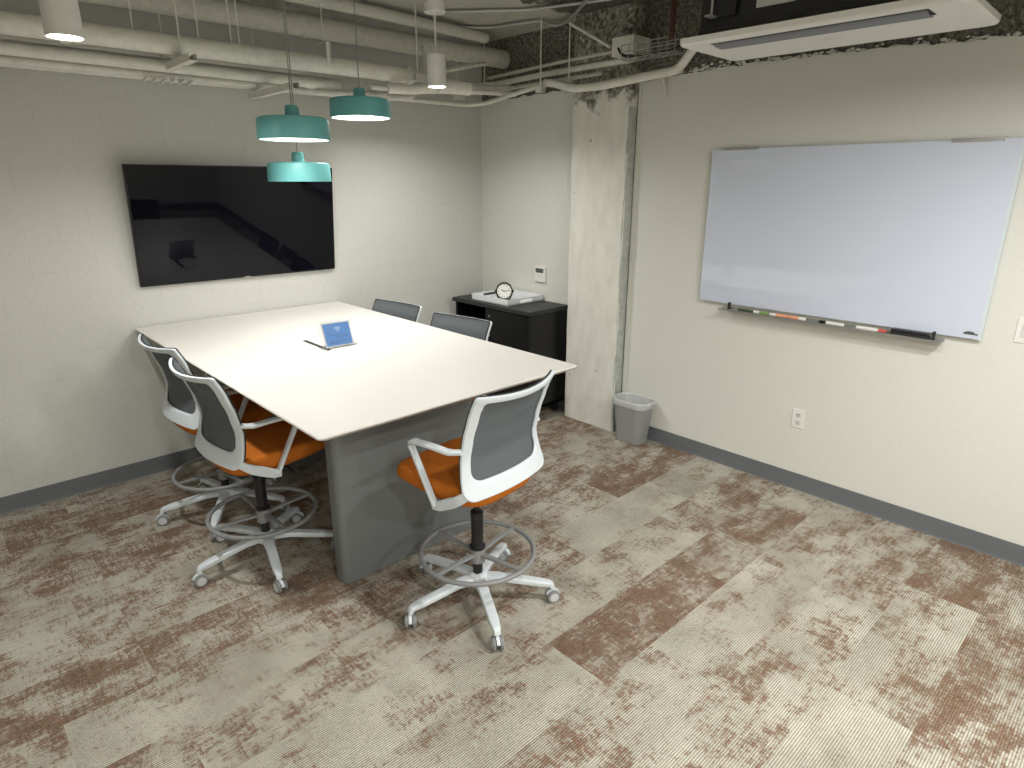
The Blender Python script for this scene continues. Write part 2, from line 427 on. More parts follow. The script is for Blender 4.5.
# ------------------------------------------------------------------ table
TX0, TX1, TY0, TY1, TZ = -2.825, -1.455, -2.415, -.015, .968
t = thing('conference_table', 'long white-topped meeting table on grey slab bases against the television wall', 'table', ((TX0+TX1)/2, (TY0+TY1)/2, 0))
cx, cy = (TX0+TX1)/2, (TY0+TY1)/2
bm = B(); w2, l2 = (TX1-TX0), (TY1-TY0); L = []
for ins, z in ((.035, TZ-.030), (.004, TZ-.012), (0, TZ-.006), (0, TZ-.003), (.003, TZ)):
    L.append([(x, y, z) for x, y in rrect(w2-2*ins, l2-2*ins, .018, 5)])
loops(bm, L); obj('tabletop', bm, 'top', t, smooth=30)
for nm, yy in (('front', -1.96), ('rear', -.56)):
    bm = B(); xa, xb = -2.55-cx, -1.745-cx; L = []
    for z, ins in ((0, .004), (.006, 0), (TZ-.03, 0)):
        L.append([(x+(xa+xb)/2, y+yy+.055-cy, z) for x, y in rrect(xb-xa-ins, .11-ins, .035, 6)])
    loops(bm, L); obj('base_panel', bm, 'greybase', t)
bm = B(); box(bm, (-2.35-cx, -1.7-cy, TZ-.14), (-1.95-cx, -.75-cy, TZ-.03), .005); obj('cable_channel', bm, 'greybase', t)
# flush power hatch in the top with an open black slot along its near edge
bm = B(); hx0, hx1, hy0, hy1 = -2.212-cx, -2.075-cx, -1.325-cy, -1.02-cy
for a, b in (((hx0, hy0), (hx1, hy0+.003)), ((hx0, hy1-.003), (hx1, hy1)), ((hx1-.003, hy0), (hx1, hy1))):
    box(bm, (a[0], a[1], TZ-.001), (b[0], b[1], TZ+.0012))
obj('hatch_frame', bm, 'edge', t)
bm = B(); box(bm, (hx0-.006, hy0, TZ-.001), (hx0+.018, hy1, TZ+.0015), .001); obj('cable_slot', bm, 'dark', t)
# ------------------------------------------------------------------ sign holder on the table
s = thing('sign_holder', 'clear acrylic sign holder with a blue card, standing on the white table', 'sign', (-2.13, -1.30, TZ+.0016), math.radians(-3)); s.scale = (1.12, 1.12, 1.12)
def tilted(bm, x0, x1, v0, v1, th, off=0, a=math.radians(68)):
    # slab leaning back: v runs up the card, off moves it out of the card's face
    d = Vector((0, math.cos(a), math.sin(a))); nrm = Vector((0, -math.sin(a), math.cos(a)))
    L = [[Vector((x, 0, 0))+d*v+nrm*(off+k) for x, v in ((x0, v0), (x1, v0), (x1, v1), (x0, v1))] for k in (0, th)]
    loops(bm, L); return bm
bm = B(); tilted(bm, -.088, .088, 0, .135, .002, .0015); tilted(bm, -.088, .088, 0, .135, .002, -.003)
box(bm, (-.088, -.002, 0), (.088, .07, .002), .0008); obj('acrylic_stand', bm, 'acryl', s)
bm = B(); tilted(bm, -.073, .073, .004, .124, .0012); c = obj('card', bm, 'paperw', s)
bm = B(); tilted(bm, -.066, .066, .011, .118, .0006, .0012); obj('card_print', bm, 'blue', c)
bm = B(); a = math.radians(68); d = Vector((0, math.cos(a), math.sin(a))); nr = Vector((0, -math.sin(a), math.cos(a)))
fan = [(0, .075)]+[(.026*math.sin(q), .075+.028*math.cos(q)) for q in [math.radians(x) for x in range(-48, 49, 8)]]
loops(bm, [[Vector((x+.004, 0, 0))+d*v+nr*k for x, v in fan] for k in (.0018, .0022)]); obj('wireless_symbol', bm, 'blue2', c)
bm = B()
for (x0, x1, v, m_) in ((-.055, .04, .060, 0), (-.012, .012, .052, 0), (.016, .05, .050, 0), (-.05, .03, .030, 0), (-.05, .0, .022, 0)):
    tilted(bm, x0, x1, v, v+.003, .0004, .0018)
obj('printed_lines', bm, 'blue3', c)

# ------------------------------------------------------------------ chairs
def pf(v):
    K = [(0, -.222), (.18, -.196), (.36, -.186), (.58, -.208), (.8, -.244), (1, -.288)]
    for (a, ya), (b, yb) in zip(K, K[1:]):
        if v <= b: 
            t = (v-a)/(b-a); t = t*t*(3-2*t)*.4+t*.6; return ya+(yb-ya)*t
    return K[-1][1]
ZB, ZT = .655, 1.092
def SF(u, v, off=0):
    hw = .232+.008*(v-.3)
    if v < .35: hw += .026*((.35-v)/.35)
    x = u*hw; y = pf(v)+.060*u*u*(.75+.25*v)-.012*(1-u*u)*0
    z = ZB+v*(ZT-ZB)+.012*(1-u*u)*(v-.5)*-1+ (.012*u*u if v > .5 else 0)*(v-.5)
    # normal mostly along +y (towards the sitter)
    nx = -2*.06*u/.232*.6; nn = Vector((nx, 1, .12)).normalized()
    return Vector((x, y, z))+nn*off
HWD, HHT = .232, (ZT-ZB)/2
def rr_uv(insx, inst, insb, rt_, rb, n=8):
    """rounded rectangle in metres mapped to the (u, v) of the back"""
    w_ = HWD-insx; top = HHT-inst; bot = -HHT+insb; o = []
    for cx_, cy_, r, a0 in ((w_-rt_, top-rt_, rt_, 0), (-w_+rt_, top-rt_, rt_, 90), (-w_+rb, bot+rb, rb, 180), (w_-rb, bot+rb, rb, 270)):
        for k in range(n+1):
            a = math.radians(a0+90*k/n); o.append((cx_+r*math.cos(a), cy_+r*math.sin(a)))
    # resample long straight runs
    res = []
    for i in range(len(o)):
        a, b = o[i], o[(i+1) % len(o)]; L_ = math.dist(a, b); m_ = 10 if L_ > .1 else 1
        for k in range(m_): res.append((a[0]+(b[0]-a[0])*k/m_, a[1]+(b[1]-a[1])*k/m_))
    return [(x/HWD, (y+HHT)/(2*HHT)) for x, y in res]
def caster_bm():
    bm = B()   # hood and stem
    tube(bm, [(0, 0, .045), (0, 0, .075)], .008, 10)
    L = []
    for x in (-.007, .007):
        L.append([(x, .001+.033*math.cos(a), .031+.033*math.sin(a)) for a in [math.radians(k) for k in range(20, 175, 15)]]+[(x, -.02, .028), (x, .02, .03)])
    loops(bm, L); return bm
def wheel_bm(s_):
    bm = B(); x0, x1 = (.008, .023) if s_ > 0 else (-.023, -.008)
    lathe(bm, [(.024, x0), (.0295, x0+.002), (.030, (x0+x1)/2), (.0295, x1-.002), (.0235, x1)], (0, 0, .030), 28, 'X')
    xo = x1 if s_ > 0 else x0
    lathe(bm, [(.021, xo-.0005), (.021, xo+.0015*s_), (.012, xo+.0022*s_)], (0, 0, .030), 24, 'X', mi=1); return bm
def leg_bm():
    bm = B(); path = fillet([(.0, 0, .118), (.10, 0, .120), (.30, 0, .094), (.333, 0, .088), (.338, 0, .070)], .02, 5)
    def pr(t):
        w_ = .053-.024*min(1, t*1.1); h = .030-.010*t; return rrect(w_, h, .006, 3)
    sweep(bm, path, pr, (0, 0, 1)); return bm
def make_chair(label):
    t = thing('drafting_chair', label, 'chair', group='orange drafting chairs around the table')
    # five legs, five casters
    ph = math.radians(26)
    lb = leg_bm(); meL = bpy.data.meshes.new('leg'); bmesh.ops.recalc_face_normals(lb, faces=lb.faces[:]); lb.to_mesh(meL); lb.free()
    cb = caster_bm(); meC = bpy.data.meshes.new('caster'); bmesh.ops.recalc_face_normals(cb, faces=cb.faces[:]); cb.to_mesh(meC); cb.free()
    mw = []
    for s_ in (1, -1):
        wb = wheel_bm(s_); me = bpy.data.meshes.new('wheel'); bmesh.ops.recalc_face_normals(wb, faces=wb.faces[:]); wb.to_mesh(me); wb.free()
        me.materials.append(M['wheel']); me.materials.append(M['wheelcap']); mw.append(me)
    for me in (meL, meC): me.materials.append(M['white'])
    for me in [meL, meC]+mw:
        for p_ in me.polygons: p_.use_smooth = True
        me.set_sharp_from_angle(angle=math.radians(35))
    sw = [0.3, 1.9, -.6, 2.6, 1.1]
    for k in range(5):
        a = ph+2*PI*k/5
        o = bpy.data.objects.new('leg', meL); COL.objects.link(o); o.parent = t; o.rotation_euler = (0, 0, a)
        c = bpy.data.objects.new('caster', meC); COL.objects.link(c); c.parent = t
        c.location = (.340*math.cos(a), .340*math.sin(a), 0); c.rotation_euler = (0, 0, sw[k])
        for me in mw:
            q = bpy.data.objects.new('wheel', me); COL.objects.link(q); q.parent = c
    bm = B(); lathe(bm, [(.045, .092), (.052, .10), (.050, .128), (.036, .142), (.028, .148)], seg=32); obj('hub', bm, 'white', t)
    bm = B(); lathe(bm, [(.022, .146), (.022, .20), (.0225, .27), (.036, .272), (.037, .284), (.027, .290), (.027, .43), (.029, .432), (.029, .452), (.020, .458), (.014, .462), (.014, .56)], seg=28)
    obj('gas_column', bm, 'black', t)
    bm = B(); R = .252
    tube(bm, [(R*math.cos(2*PI*k/56), R*math.sin(2*PI*k/56), .255) for k in range(56)]+[(R, 0, .255)], .011, 12, cap0=False, cap1=False)
    fr = obj('foot_ring', bm, 'ring', t)
    bm = B(); lathe(bm, [(.0275, .200), (.034, .205), (.034, .262), (.029, .270)], seg=28)
    for k in range(4):
        a = k*PI/2; d = Vector((math.cos(a), math.sin(a), 0))
        sweep(bm, [d*.028+Vector((0, 0, .244)), d*.12+Vector((0, 0, .252)), d*.246+Vector((0, 0, .255))], lambda q: rrect(.028-.010*q, .014, .004, 2))
    obj('ring_spokes', bm, 'ring', fr)
    # mechanism
    bm = B(); box(bm, (-.085, -.10, .545), (.085, .13, .596), .012)
    tube(bm, [(.09, .06, .58), (.20, .07, .575), (.235, .07, .572)], .006, 8); obj('mechanism', bm, 'black', t)
    # seat cushion
    L = []
    for z, sc in ((.590, .80), (.594, .89), (.606, .95), (.632, 1.0), (.656, 1.0), (.670, .985), (.680, .95), (.686, .88)):
        l = []
        for k in range(48):
            a = 2*PI*k/48; c_, s_ = math.cos(a), math.sin(a); e = 2/4.2
            x = .238*sc*math.copysign(abs(c_)**e, c_); y = .258*sc*math.copysign(abs(s_)**e, s_)
            x *= 1-.05*(y/.235 < 0)*abs(y/.235)
            zz = z+.010*(x/.238)**2-.012*max(0, y/.235)**3-(.004 if z > .68 else 0)
            zz += .022*max(0, (y+.05)/.3)*(z < .62)
            l.append((x, y+.060, zz))
        L.append(l)
    L.append([(p[0]*.6, (p[1]-.065)*.6+.065, .684) for p in L[-1]]); L.append([(p[0]*.5, (p[1]-.065)*.5+.065, .683) for p in L[-1]])
    bm = B(); loops(bm, L); obj('seat', bm, 'orange', t, smooth=60)
    # back frame
    outer = rr_uv(0, 0, 0, .012, .050); inner = rr_uv(.040, .028, .068, .014, .050)
    prof = [(0, .3), (.08, .9), (.22, 1), (.8, 1), (.94, .8), (1, .2), (1, -.2), (.94, -.8), (.8, -1), (.22, -1), (.08, -.9), (0, -.3)]
    bm = B(); L = []
    for s_, n_ in prof:
        L.append([SF(iu+(ou-iu)*s_, iv+(ov-iv)*s_, n_*.008) for (iu, iv), (ou, ov) in zip(inner, outer)])
    loops(bm, L, ring=True)
    # lower corners run forward and down into the bracket under the seat
    for sx in (-1, 1):
        path = spline([SF(sx*.92, .075, -.001), (sx*.246, -.130, .655), (sx*.248, -.07, .622), (sx*.250, -.03, .602), (sx*.250, .004, .596)], 5)
        def pr(q): return rrect(.0155, .036+.016*min(1, q/.4)-.012*q, .006, 3)
        sweep(bm, path, pr, (0, -.35, 1))
        sweep(bm, [(sx*.252, -.02, .600), (sx*.20, -.02, .592), (sx*.10, -.02, .588)], rrect(.045, .014, .005, 3))
    obj('back_frame', bm, 'white', t, smooth=40)
    # mesh stretched over the sitter's side of the frame
    bm = B(); g = rr_uv(.004, .001, .004, .012, .048)
    cu, cv = 0, .5; F = []; K = 14
    for off in (.0095, .0125):
        rings = []
        for k in range(K):
            q = 1-k/K; rings.append([bm.verts.new(SF(cu+(u-cu)*q, cv+(v-cv)*q, off)) for u, v in g])
        ce = bm.verts.new(SF(cu, cv, off)); nn = len(g)
        for a_, b_ in zip(rings, rings[1:]):
            for j in range(nn): bm.faces.new((a_[j], a_[(j+1) % nn], b_[(j+1) % nn], b_[j]))
        for j in range(nn): bm.faces.new((rings[-1][j], rings[-1][(j+1) % nn], ce))
        F.append(rings[0])
    obj('back_mesh', bm, 'mesh', t, smooth=60)
    bm = B(); L = []
    for du, off in ((0, .0085), (0, .0145), (.010, .0145), (.010, .0085)):
        gg = rr_uv(.002+du*.6, .0+du*.6, .002+du*.6, .012, .048); L.append([SF(u, v, off) for u, v in gg])
    loops(bm, L, ring=True); obj('edge_piping', bm, 'gasket', t)
    # loop arms
    for sx in (-1, 1):
        bm = B()
        p = fillet([SF(sx*.985, .47), (sx*.250, -.10, .852), (sx*.262, .0, .860), (sx*.262, .118, .852), (sx*.254, -.012, .600)], .035, 7)
        n_ = len(p)
        sweep(bm, p, lambda q: rrect(.036 if .12 < q < .75 else .030, .016, .006, 3), (sx*.0, .0, 1) if False else (0, -.35, 1))
        obj('armrest', bm, 'white', t, smooth=40)
    return t
c0 = make_chair('orange drafting chair at the near short end of the table, its back to the camera')
def turn_base(root, a):
    for ch in root.children:
        k = ch.name.split('.')[0]
        if k in ('leg', 'caster'):
            x, y, z = ch.location; ch.location = (x*math.cos(a)-y*math.sin(a), x*math.sin(a)+y*math.cos(a), z); ch.rotation_euler[2] += a
c0.location = (-2.155, -2.462, 0); c0.rotation_euler = (0, 0, math.radians(7))
G = 'orange drafting chairs around the table'
c1 = dup(c0, (-2.71, -1.46, 0), math.radians(-87), 'orange drafting chair on the left long side, nearer to the camera of the two there', G); turn_base(c1, math.radians(29))
c2 = dup(c0, (-2.68, -.83, 0), math.radians(-86), 'orange drafting chair on the left long side, closest to the television wall', G); turn_base(c2, math.radians(11))
c3 = dup(c0, (-1.585, -.72, 0), math.radians(97), 'grey-backed chair on the right long side, farthest from the camera, only its back top showing', G); turn_base(c3, math.radians(10))
c4 = dup(c0, (-1.57, -1.41, 0), math.radians(99), 'grey-backed chair on the right long side, in front of the black cabinet', G); turn_base(c4, math.radians(-14))
turn_base(c0, math.radians(-6))
def lower(root, dz):      # the other four are set lower on their gas columns
    for ch in root.children:
        if ch.name.split('.')[0] in ('seat', 'back_frame', 'back_mesh', 'edge_piping', 'armrest', 'mechanism'): ch.location.z -= dz
for c, dz in ((c0, .010), (c1, .045), (c2, .045), (c3, .06), (c4, .06)): lower(c, dz)

# ------------------------------------------------------------------ television
t = thing('television', 'large wall-mounted flat screen television above the table end, switched off', 'television', (-2.105, 0, 1.572))
TV_TILT = math.radians(6.3)
bm = B(); box(bm, (-.646, -.068, -.355), (.646, -.040, .355), .003); obj('casing', bm, 'bezel', t).rotation_euler = (TV_TILT, 0, 0)
bm = B(); box(bm, (-.638, -.0695, -.345), (.638, -.067, .347), .001, 1); obj('screen', bm, 'screen', t).rotation_euler = (TV_TILT, 0, 0)
bm = B(); box(bm, (-.30, -.040, -.2), (.30, -.004, .1), .004); obj('wall_mount', bm, 'black', t)
bm = B(); box(bm, (-.02, -.0705, -.3535), (.02, -.066, -.348), .001, 1); obj('logo_strip', bm, 'steel', t).rotation_euler = (TV_TILT, 0, 0)
# ------------------------------------------------------------------ whiteboard, tray, markers
t = thing('whiteboard', 'large frameless glass whiteboard on the right wall', 'whiteboard', (0, -2.976, 1.553))
bm = B(); box(bm, (-.030, -.766, -.458), (-.022, .766, .458), .002); obj('glass_panel', bm, 'board', t)
bm = B()
for y0, y1, z0, z1 in ((-.768, .768, .458, .4595), (-.768, .768, -.4595, -.458), (-.7675, -.766, -.458, .458), (.766, .7675, -.458, .458)):
    box(bm, (-.0305, y0, z0), (-.0215, y1, z1))
for y0, y1, z0, z1 in ((-.766, -.752, -.458, .458),): box(bm, (-.0306, y0, z0), (-.0298, y1, z1))
obj('polished_edge', bm, 'glassedge', t)
for yc in (.587, -.585):
    bm = B(); box(bm, (-.034, yc-.107, .448), (0, yc+.107, .466), .002); obj('wall_clip', bm, 'steel', t)
bm = B(); box(bm, (-.022, -.60, -.40), (0, .60, -.37), .002); box(bm, (-.022, -.60, .37), (0, .60, .40), .002); obj('standoff_rail', bm, 'steel', t)
bm = B()   # small dark maker's mark in the lower right corner
box(bm, (-.0308, -.750, -.440), (-.0299, -.690, -.432), .0003, 1)
L = [[(x, -.716+.022*math.cos(a), -.432+.009*math.sin(a)) for a in [PI*k/8 for k in range(9)]] for x in (-.0308, -.0300)]
loops(bm, L); obj('makers_mark', bm, 'lcd', t)
t = thing('marker_tray', 'thin metal pen tray hanging under the whiteboard', 'pen tray', (0, -2.988, 1.060))
bm = B(); sweep(bm, [(-.055, -.606, 0), (-.055, .606, 0)], [(-.034, 0), (.034, 0), (.034, .014), (.031, .014), (.031, .003), (-.031, .003), (-.031, .010), (-.034, .010)]); obj('shelf', bm, 'steel', t)
for y in (-.56, .56):
    bm = B(); box(bm, (-.05, y-.006, .0), (-.03, y+.006, .045), .002); box(bm, (-.035, y-.006, .034), (0, y+.006, .044), .002); obj('bracket', bm, 'dark', t)
def marker(y, cols, L_, label, capend=1, tilt=0):
    o = thing('marker', label, 'marker', (-.055, y, 1.0725), tilt, 'markers on the pen tray')
    r = .009
    bm = B(); lathe(bm, [(r*.8, -L_/2), (r, -L_/2+.003), (r, L_/2-.028), (r*.8, L_/2-.026)], axis='Y', seg=20); obj('barrel', bm, cols[0], o)
    bm = B(); lathe(bm, [(r*1.03, L_/2-.04), (r*1.03, L_/2-.006), (r*.6, L_/2)], axis='Y', seg=20); obj('cap', bm, cols[1], o)
    if capend < 0: o.rotation_euler[2] = PI+tilt
    return o
marker(-2.545, ('dgreenm', 'dgreenm'), .10, 'dark green marker at the left end of the pen tray')
marker(-2.645, ('greenm', 'plate'), .095, 'olive green marker on the pen tray beside the orange ones')
marker(-2.755, ('orangem', 'plate'), .11, 'orange and white marker on the pen tray, next to the green marker', 1, .03)
marker(-2.865, ('orangem', 'plate'), .10, 'second orange marker on the pen tray, with a white cap towards the middle', -1)
marker(-3.055, ('plate', 'black'), .135, 'white marker with a black cap in the middle of the pen tray')
marker(-3.262, ('plate', 'redm'), .15, 'white marker with a red cap beside the black eraser', -1)
t = thing('whiteboard_eraser', 'black felt eraser at the right end of the pen tray', 'eraser', (-.055, -3.445, 1.0632))
bm = B(); box(bm, (-.022, -.085, .016), (.022, .085, .034), .005); obj('handle', bm, 'black', t)
bm = B(); box(bm, (-.024, -.088, 0), (.024, .088, .017), .002); obj('felt', bm, 'dark', t)

# ------------------------------------------------------------------ plates on the walls
t = thing('wall_outlet', 'white double power outlet low on the right wall', 'power outlet', (0, -2.934, .456))
bm = B(); box(bm, (-.006, -.038, -.060), (0, .038, .060), .003); obj('cover_plate', bm, 'plate', t)
for zc in (-.024, .024):
    bm = B(); box(bm, (-.0085, -.017, zc-.015), (-.005, .017, zc+.015), .004); s_ = obj('socket', bm, 'platein', t)
    bm = B(); box(bm, (-.0092, .004, zc-.004), (-.008, .0065, zc+.008)); box(bm, (-.0092, -.0065, zc-.004), (-.008, -.004, zc+.008)); box(bm, (-.0092, -.003, zc-.012), (-.008, .003, zc-.007), .001)
    obj('slots', bm, 'dark', s_)
t = thing('light_switch', 'white light switch plate on the right wall beside the whiteboard', 'light switch', (0, -3.925, 1.163))
bm = B(); box(bm, (-.006, -.062, -.060), (0, .062, .060), .003); obj('cover_plate', bm, 'plate', t)
for yc in (-.024, .024):
    bm = B(); box(bm, (-.010, yc-.016, -.033), (-.005, yc+.016, .033), .003); obj('rocker', bm, 'platein', t)
t = thing('thermostat', 'white wall thermostat with a small grey display above the cabinet', 'thermostat', (0, -.737, 1.108))
bm = B(); box(bm, (-.022, -.062, -.060), (0, .062, .060), .005); obj('casing', bm, 'plate', t)
bm = B(); box(bm, (-.0235, -.043, .012), (-.021, .043, .047), .002); obj('display', bm, 'lcd', t)
bm = B(); box(bm, (-.0232, -.03, -.012), (-.021, .03, -.006), .001); obj('button', bm, 'platein', t)

# ------------------------------------------------------------------ black cabinet in the corner
t = thing('storage_cabinet', 'black office cabinet on casters in the corner beside the column', 'cabinet', (-.220, -.575, 0))
X0, X1, Y0, Y1 = -.225, .20, -.475, .435
bm = B()
box(bm, (X0+.018, Y0, .105), (X1, Y0+.018, .865), .002); box(bm, (X0+.018, Y1-.018, .105), (X1, Y1, .865), .002)
box(bm, (X1-.008, Y0, .105), (X1, Y1, .865)); box(bm, (X0+.018, Y0, .105), (X1, Y1, .125), .002)
box(bm, (X0+.018, .02, .105), (X1, .038, .865), .002); box(bm, (X0+.03, .038, .48), (X1, Y1, .498), .002)
obj('carcass', bm, 'cab', t)
bm = B(); box(bm, (X0-.012, Y0-.008, .865), (X1+.012, Y1+.008, .897), .004); obj('worktop', bm, 'cabtop', t)
bm = B(); box(bm, (X0, Y0+.002, .108), (X0+.018, .028, .860), .002); d_ = obj('door', bm, 'cab', t)
bm = B(); lathe(bm, [(.008, X0-.003), (.008, X0+.001)], (0, -.02, .80), 16, 'X'); obj('lock', bm, 'steel', d_)
bm = B(); tube(bm, fillet([(X0, -.02, .55), (X0-.022, -.02, .55), (X0-.022, -.02, .64), (X0, -.02, .64)], .008), .005, 10); obj('handle', bm, 'steel', d_)
for x in (X0+.05, X1-.05):
    for y in (Y0+.06, Y1-.06):
        bm = B(); lathe(bm, [(.020, -.011), (.036, -.009), (.036, .009), (.020, .011)], (x, y, .036), 24, 'X')
        box(bm, (x-.016, y-.014, .04), (x+.016, y+.02, .078), .006); box(bm, (x-.03, y-.03, .095), (x+.03, y+.03, .105)); tube(bm, [(x, y, .07), (x, y, .1)], .008, 8)
        obj('caster', bm, 'black', t)
# serving tray
t = thing('serving_tray', 'white rectangular tray with cut-out handles on the black cabinet', 'tray', (-.215, -.560, .8972))
bm = B(); x_, y_ = .195, .225
box(bm, (-x_, -y_, 0), (x_, y_, .008), .001)
for s_ in (-1, 1): box(bm, (s_*x_-.004*s_-.004, -y_, 0), (s_*x_-.004*s_+.004, y_, .050), .002)
for s_ in (-1, 1):      # short ends with a handle slot
    yy = s_*(y_-.004)
    box(bm, (-x_, yy-.004, 0), (x_, yy+.004, .016), .001); box(bm, (-x_, yy-.004, .036), (x_, yy+.004, .050), .002)
    for q in (-1, 1): box(bm, (q*x_, yy-.004, .010), (q*.07, yy+.004, .040), .001)
obj('tray_body', bm, 'tray', t)
# desk clock
t = thing('desk_clock', 'small round black-rimmed desk clock standing on the white tray', 'clock', (-.285, -.60, .9054), math.radians(-43)); t.scale = (1.4, 1.4, 1.4)
bm = B(); lathe(bm, [(.043, -.018), (.048, -.016), (.049, .012), (.045, .015)], (0, 0, .058), 40, 'Y'); obj('case', bm, 'bronze', t)
bm = B(); lathe(bm, [(.041, -.0195), (.041, -.0175)], (0, 0, .058), 40, 'Y'); dd = obj('dial', bm, 'dial', t)
bm = B()
for ang, l, w_ in ((math.radians(-65), .020, .0022), (math.radians(80), .032, .0015)):
    v = Vector((math.sin(ang), 0, math.cos(ang))); c_ = Vector((0, -.0202, .058))
    sweep(bm, [c_-v*.006, c_+v*l], rrect(w_*2, .0008, .0003, 1), (0, 1, 0))
for k in range(12):
    a = 2*PI*k/12; v = Vector((math.sin(a), 0, math.cos(a))); c_ = Vector((0, -.0199, .058)); sweep(bm, [c_+v*.032, c_+v*.037], rrect(.003, .0008, .0003, 1), (0, 1, 0))
obj('hands_and_ticks', bm, 'dark', dd)
bm = B()
for s_ in (-1, 1):
    tube(bm, [(s_*.030, .028, .003), (s_*.052, 0, .058), (s_*.030, -.028, .003)], .0025, 8); tube(bm, [(s_*.046, 0, .058), (s_*.056, 0, .058)], .005, 10)
tube(bm, [(-.030, -.028, .003), (.030, -.028, .003)], .0025, 8); tube(bm, [(-.030, .028, .003), (.030, .028, .003)], .0025, 8)
obj('stand', bm, 'bronze', t)
t = thing('remote_control', 'black remote control lying in the white tray behind the clock', 'remote control', (-.325, -.475, .9054), math.radians(-50))
bm = B(); box(bm, (-.018, -.045, 0), (.018, .045, .016), .005); obj('body', bm, 'black', t)
bm = B()
for i in range(4): box(bm, (-.009, -.03+i*.018, .0155), (.009, -.022+i*.018, .0172), .0005, 1)
obj('buttons', bm, 'lcd', t)

# ------------------------------------------------------------------ waste bin
t = thing('waste_bin', 'small grey plastic waste bin on the carpet beside the column', 'waste bin', (-.108, -1.80, 0))
def binring(w_, d, z, r): return [(x, y, z) for x, y in rrect(w_, d, r, 6)]
bm = B()
loops(bm, [binring(.145, .205, .0, .045), binring(.153, .213, .012, .05), binring(.185, .275, .300, .065), binring(.194, .284, .303, .068), binring(.198, .288, .316, .068),
           binring(.190, .280, .320, .066), binring(.180, .270, .306, .064), binring(.14, .20, .012, .045)])
obj('bin_body', bm, 'binplastic', t)
t = thing('bin_liner', 'clear plastic bag folded over the rim of the waste bin', 'bin liner', (-.108, -1.80, 0))
bm = B(); rnd = random.Random(9); L = []
for w_, d, z, r, j in ((.1985, .2885, .280, .068, .001), (.202, .292, .286, .069, .002), (.2045, .2945, .304, .069, .002), (.202, .292, .322, .069, .003), (.194, .284, .327, .068, .002), (.180, .268, .316, .064, .003), (.16, .25, .25, .06, .004), (.14, .22, .15, .05, .004)):
    L.append([(x*(1-(.0 if w_ > .19 else rnd.uniform(0, j*8))), y*(1-(0 if w_ > .19 else rnd.uniform(0, j*8))), z+rnd.uniform(-j, j)) for x, y in rrect(w_, d, r, 8)])
loops(bm, L, cap0=False, cap1=False); obj('bag', bm, 'liner', t, smooth=80)
bm = B(); tube(bm, spline([(.045, -.148, .300), (.02, -.158, .318), (-.03, -.158, .322), (-.055, -.152, .312)], 5), lambda q: .007+.004*math.sin(q*9), 8); obj('knot', bm, 'liner', t)

# ------------------------------------------------------------------ lamps
for i, (x, y, z) in enumerate(DL):
    r = .058
    lab = ['white cylinder downlight at the far left, hanging in front of the big pipes', 'white cylinder downlight on a stem, right of the teal lamps'][i] if i < 2 else \
        ['white cylinder downlight over the whiteboard end of the room', 'white cylinder downlight in the middle of the rear half', 'white cylinder downlight in the rear left corner', 'white cylinder downlight at the rear of the room', 'white cylinder downlight beside the air conditioner'][i-2]
    t = thing('cylinder_downlight', lab, 'ceiling light', (x, y, z), 0, 'white cylinder downlights')
    bm = B(); lathe(bm, [(.050, .012), (.056, .0), (r-.002, -.001), (r, .002), (r, .176), (r-.004, .182), (.008, .183)], seg=40, cap0=False)
    lathe(bm, [(.056, .0), (.050, .012)], seg=40, cap0=False, cap1=False); obj('housing', bm, 'pwhite', t)
    bm = B(); lathe(bm, [(.0535, .004), (.0535, .008)], seg=40); obj('lens', bm, 'lens', t)
    bm = B(); tube(bm, [(0, 0, .18), (0, 0, HC-z-.09)], .005, 10); obj('stem', bm, 'pwhite', t)
    bm = B(); lathe(bm, [(.060, HC-z-.10), (.064, HC-z-.095), (.064, HC-z-.045), (.05, HC-z-.04), (.05, HC-z)], seg=36); obj('canopy', bm, 'pwhite', t)
for i, (x, y, z) in enumerate(PEND):
    t = thing('pendant_lamp', ['nearest teal drum pendant lamp, the largest looking', 'teal drum pendant lamp to the right, hanging highest', 'lowest teal drum pendant lamp, in front of the television corner'][i], 'pendant lamp', (x, y, z), 0, 'teal pendant lamps')
    R = .165; h = .098
    bm = B(); lathe(bm, [(R-.006, .0), (R, .0), (R+.002, .004), (R, .050), (R-.002, h-.010), (R-.008, h-.002), (R-.016, h), (.040, h+.004), (.034, h+.010), (.031, h+.048), (.024, h+.055), (.006, h+.056),
                         (.006, h+.05), (.02, h-.004), (R-.014, h-.006), (R-.006, h-.014)], seg=64, cap0=False, cap1=False, ring=True); obj('shade', bm, 'teal', t)
    bm = B(); lathe(bm, [(R-.0085, .0015), (R-.0085, h-.016), (.03, h-.010)], seg=64, cap0=False, cap1=False); obj('shade_lining', bm, 'teal_in', t)
    bm = B(); lathe(bm, [(.10, .055), (.125, .050), (.13, .035), (.12, .022), (.06, .014), (.01, .012)], seg=48); obj('diffuser', bm, 'bulb', t)
    bm = B(); sw_ = (.012, .006, .010)[i]
    tube(bm, [(0, 0, h+.05), (sw_*.3, 0, h+.3), (sw_, 0, HC-z-.02)], .0028, 8); obj('cord', bm, 'ring', t)
    bm = B(); lathe(bm, [(.05, HC-z-.025), (.055, HC-z-.02), (.055, HC-z)], seg=32); obj('canopy', bm, 'pwhite', t)

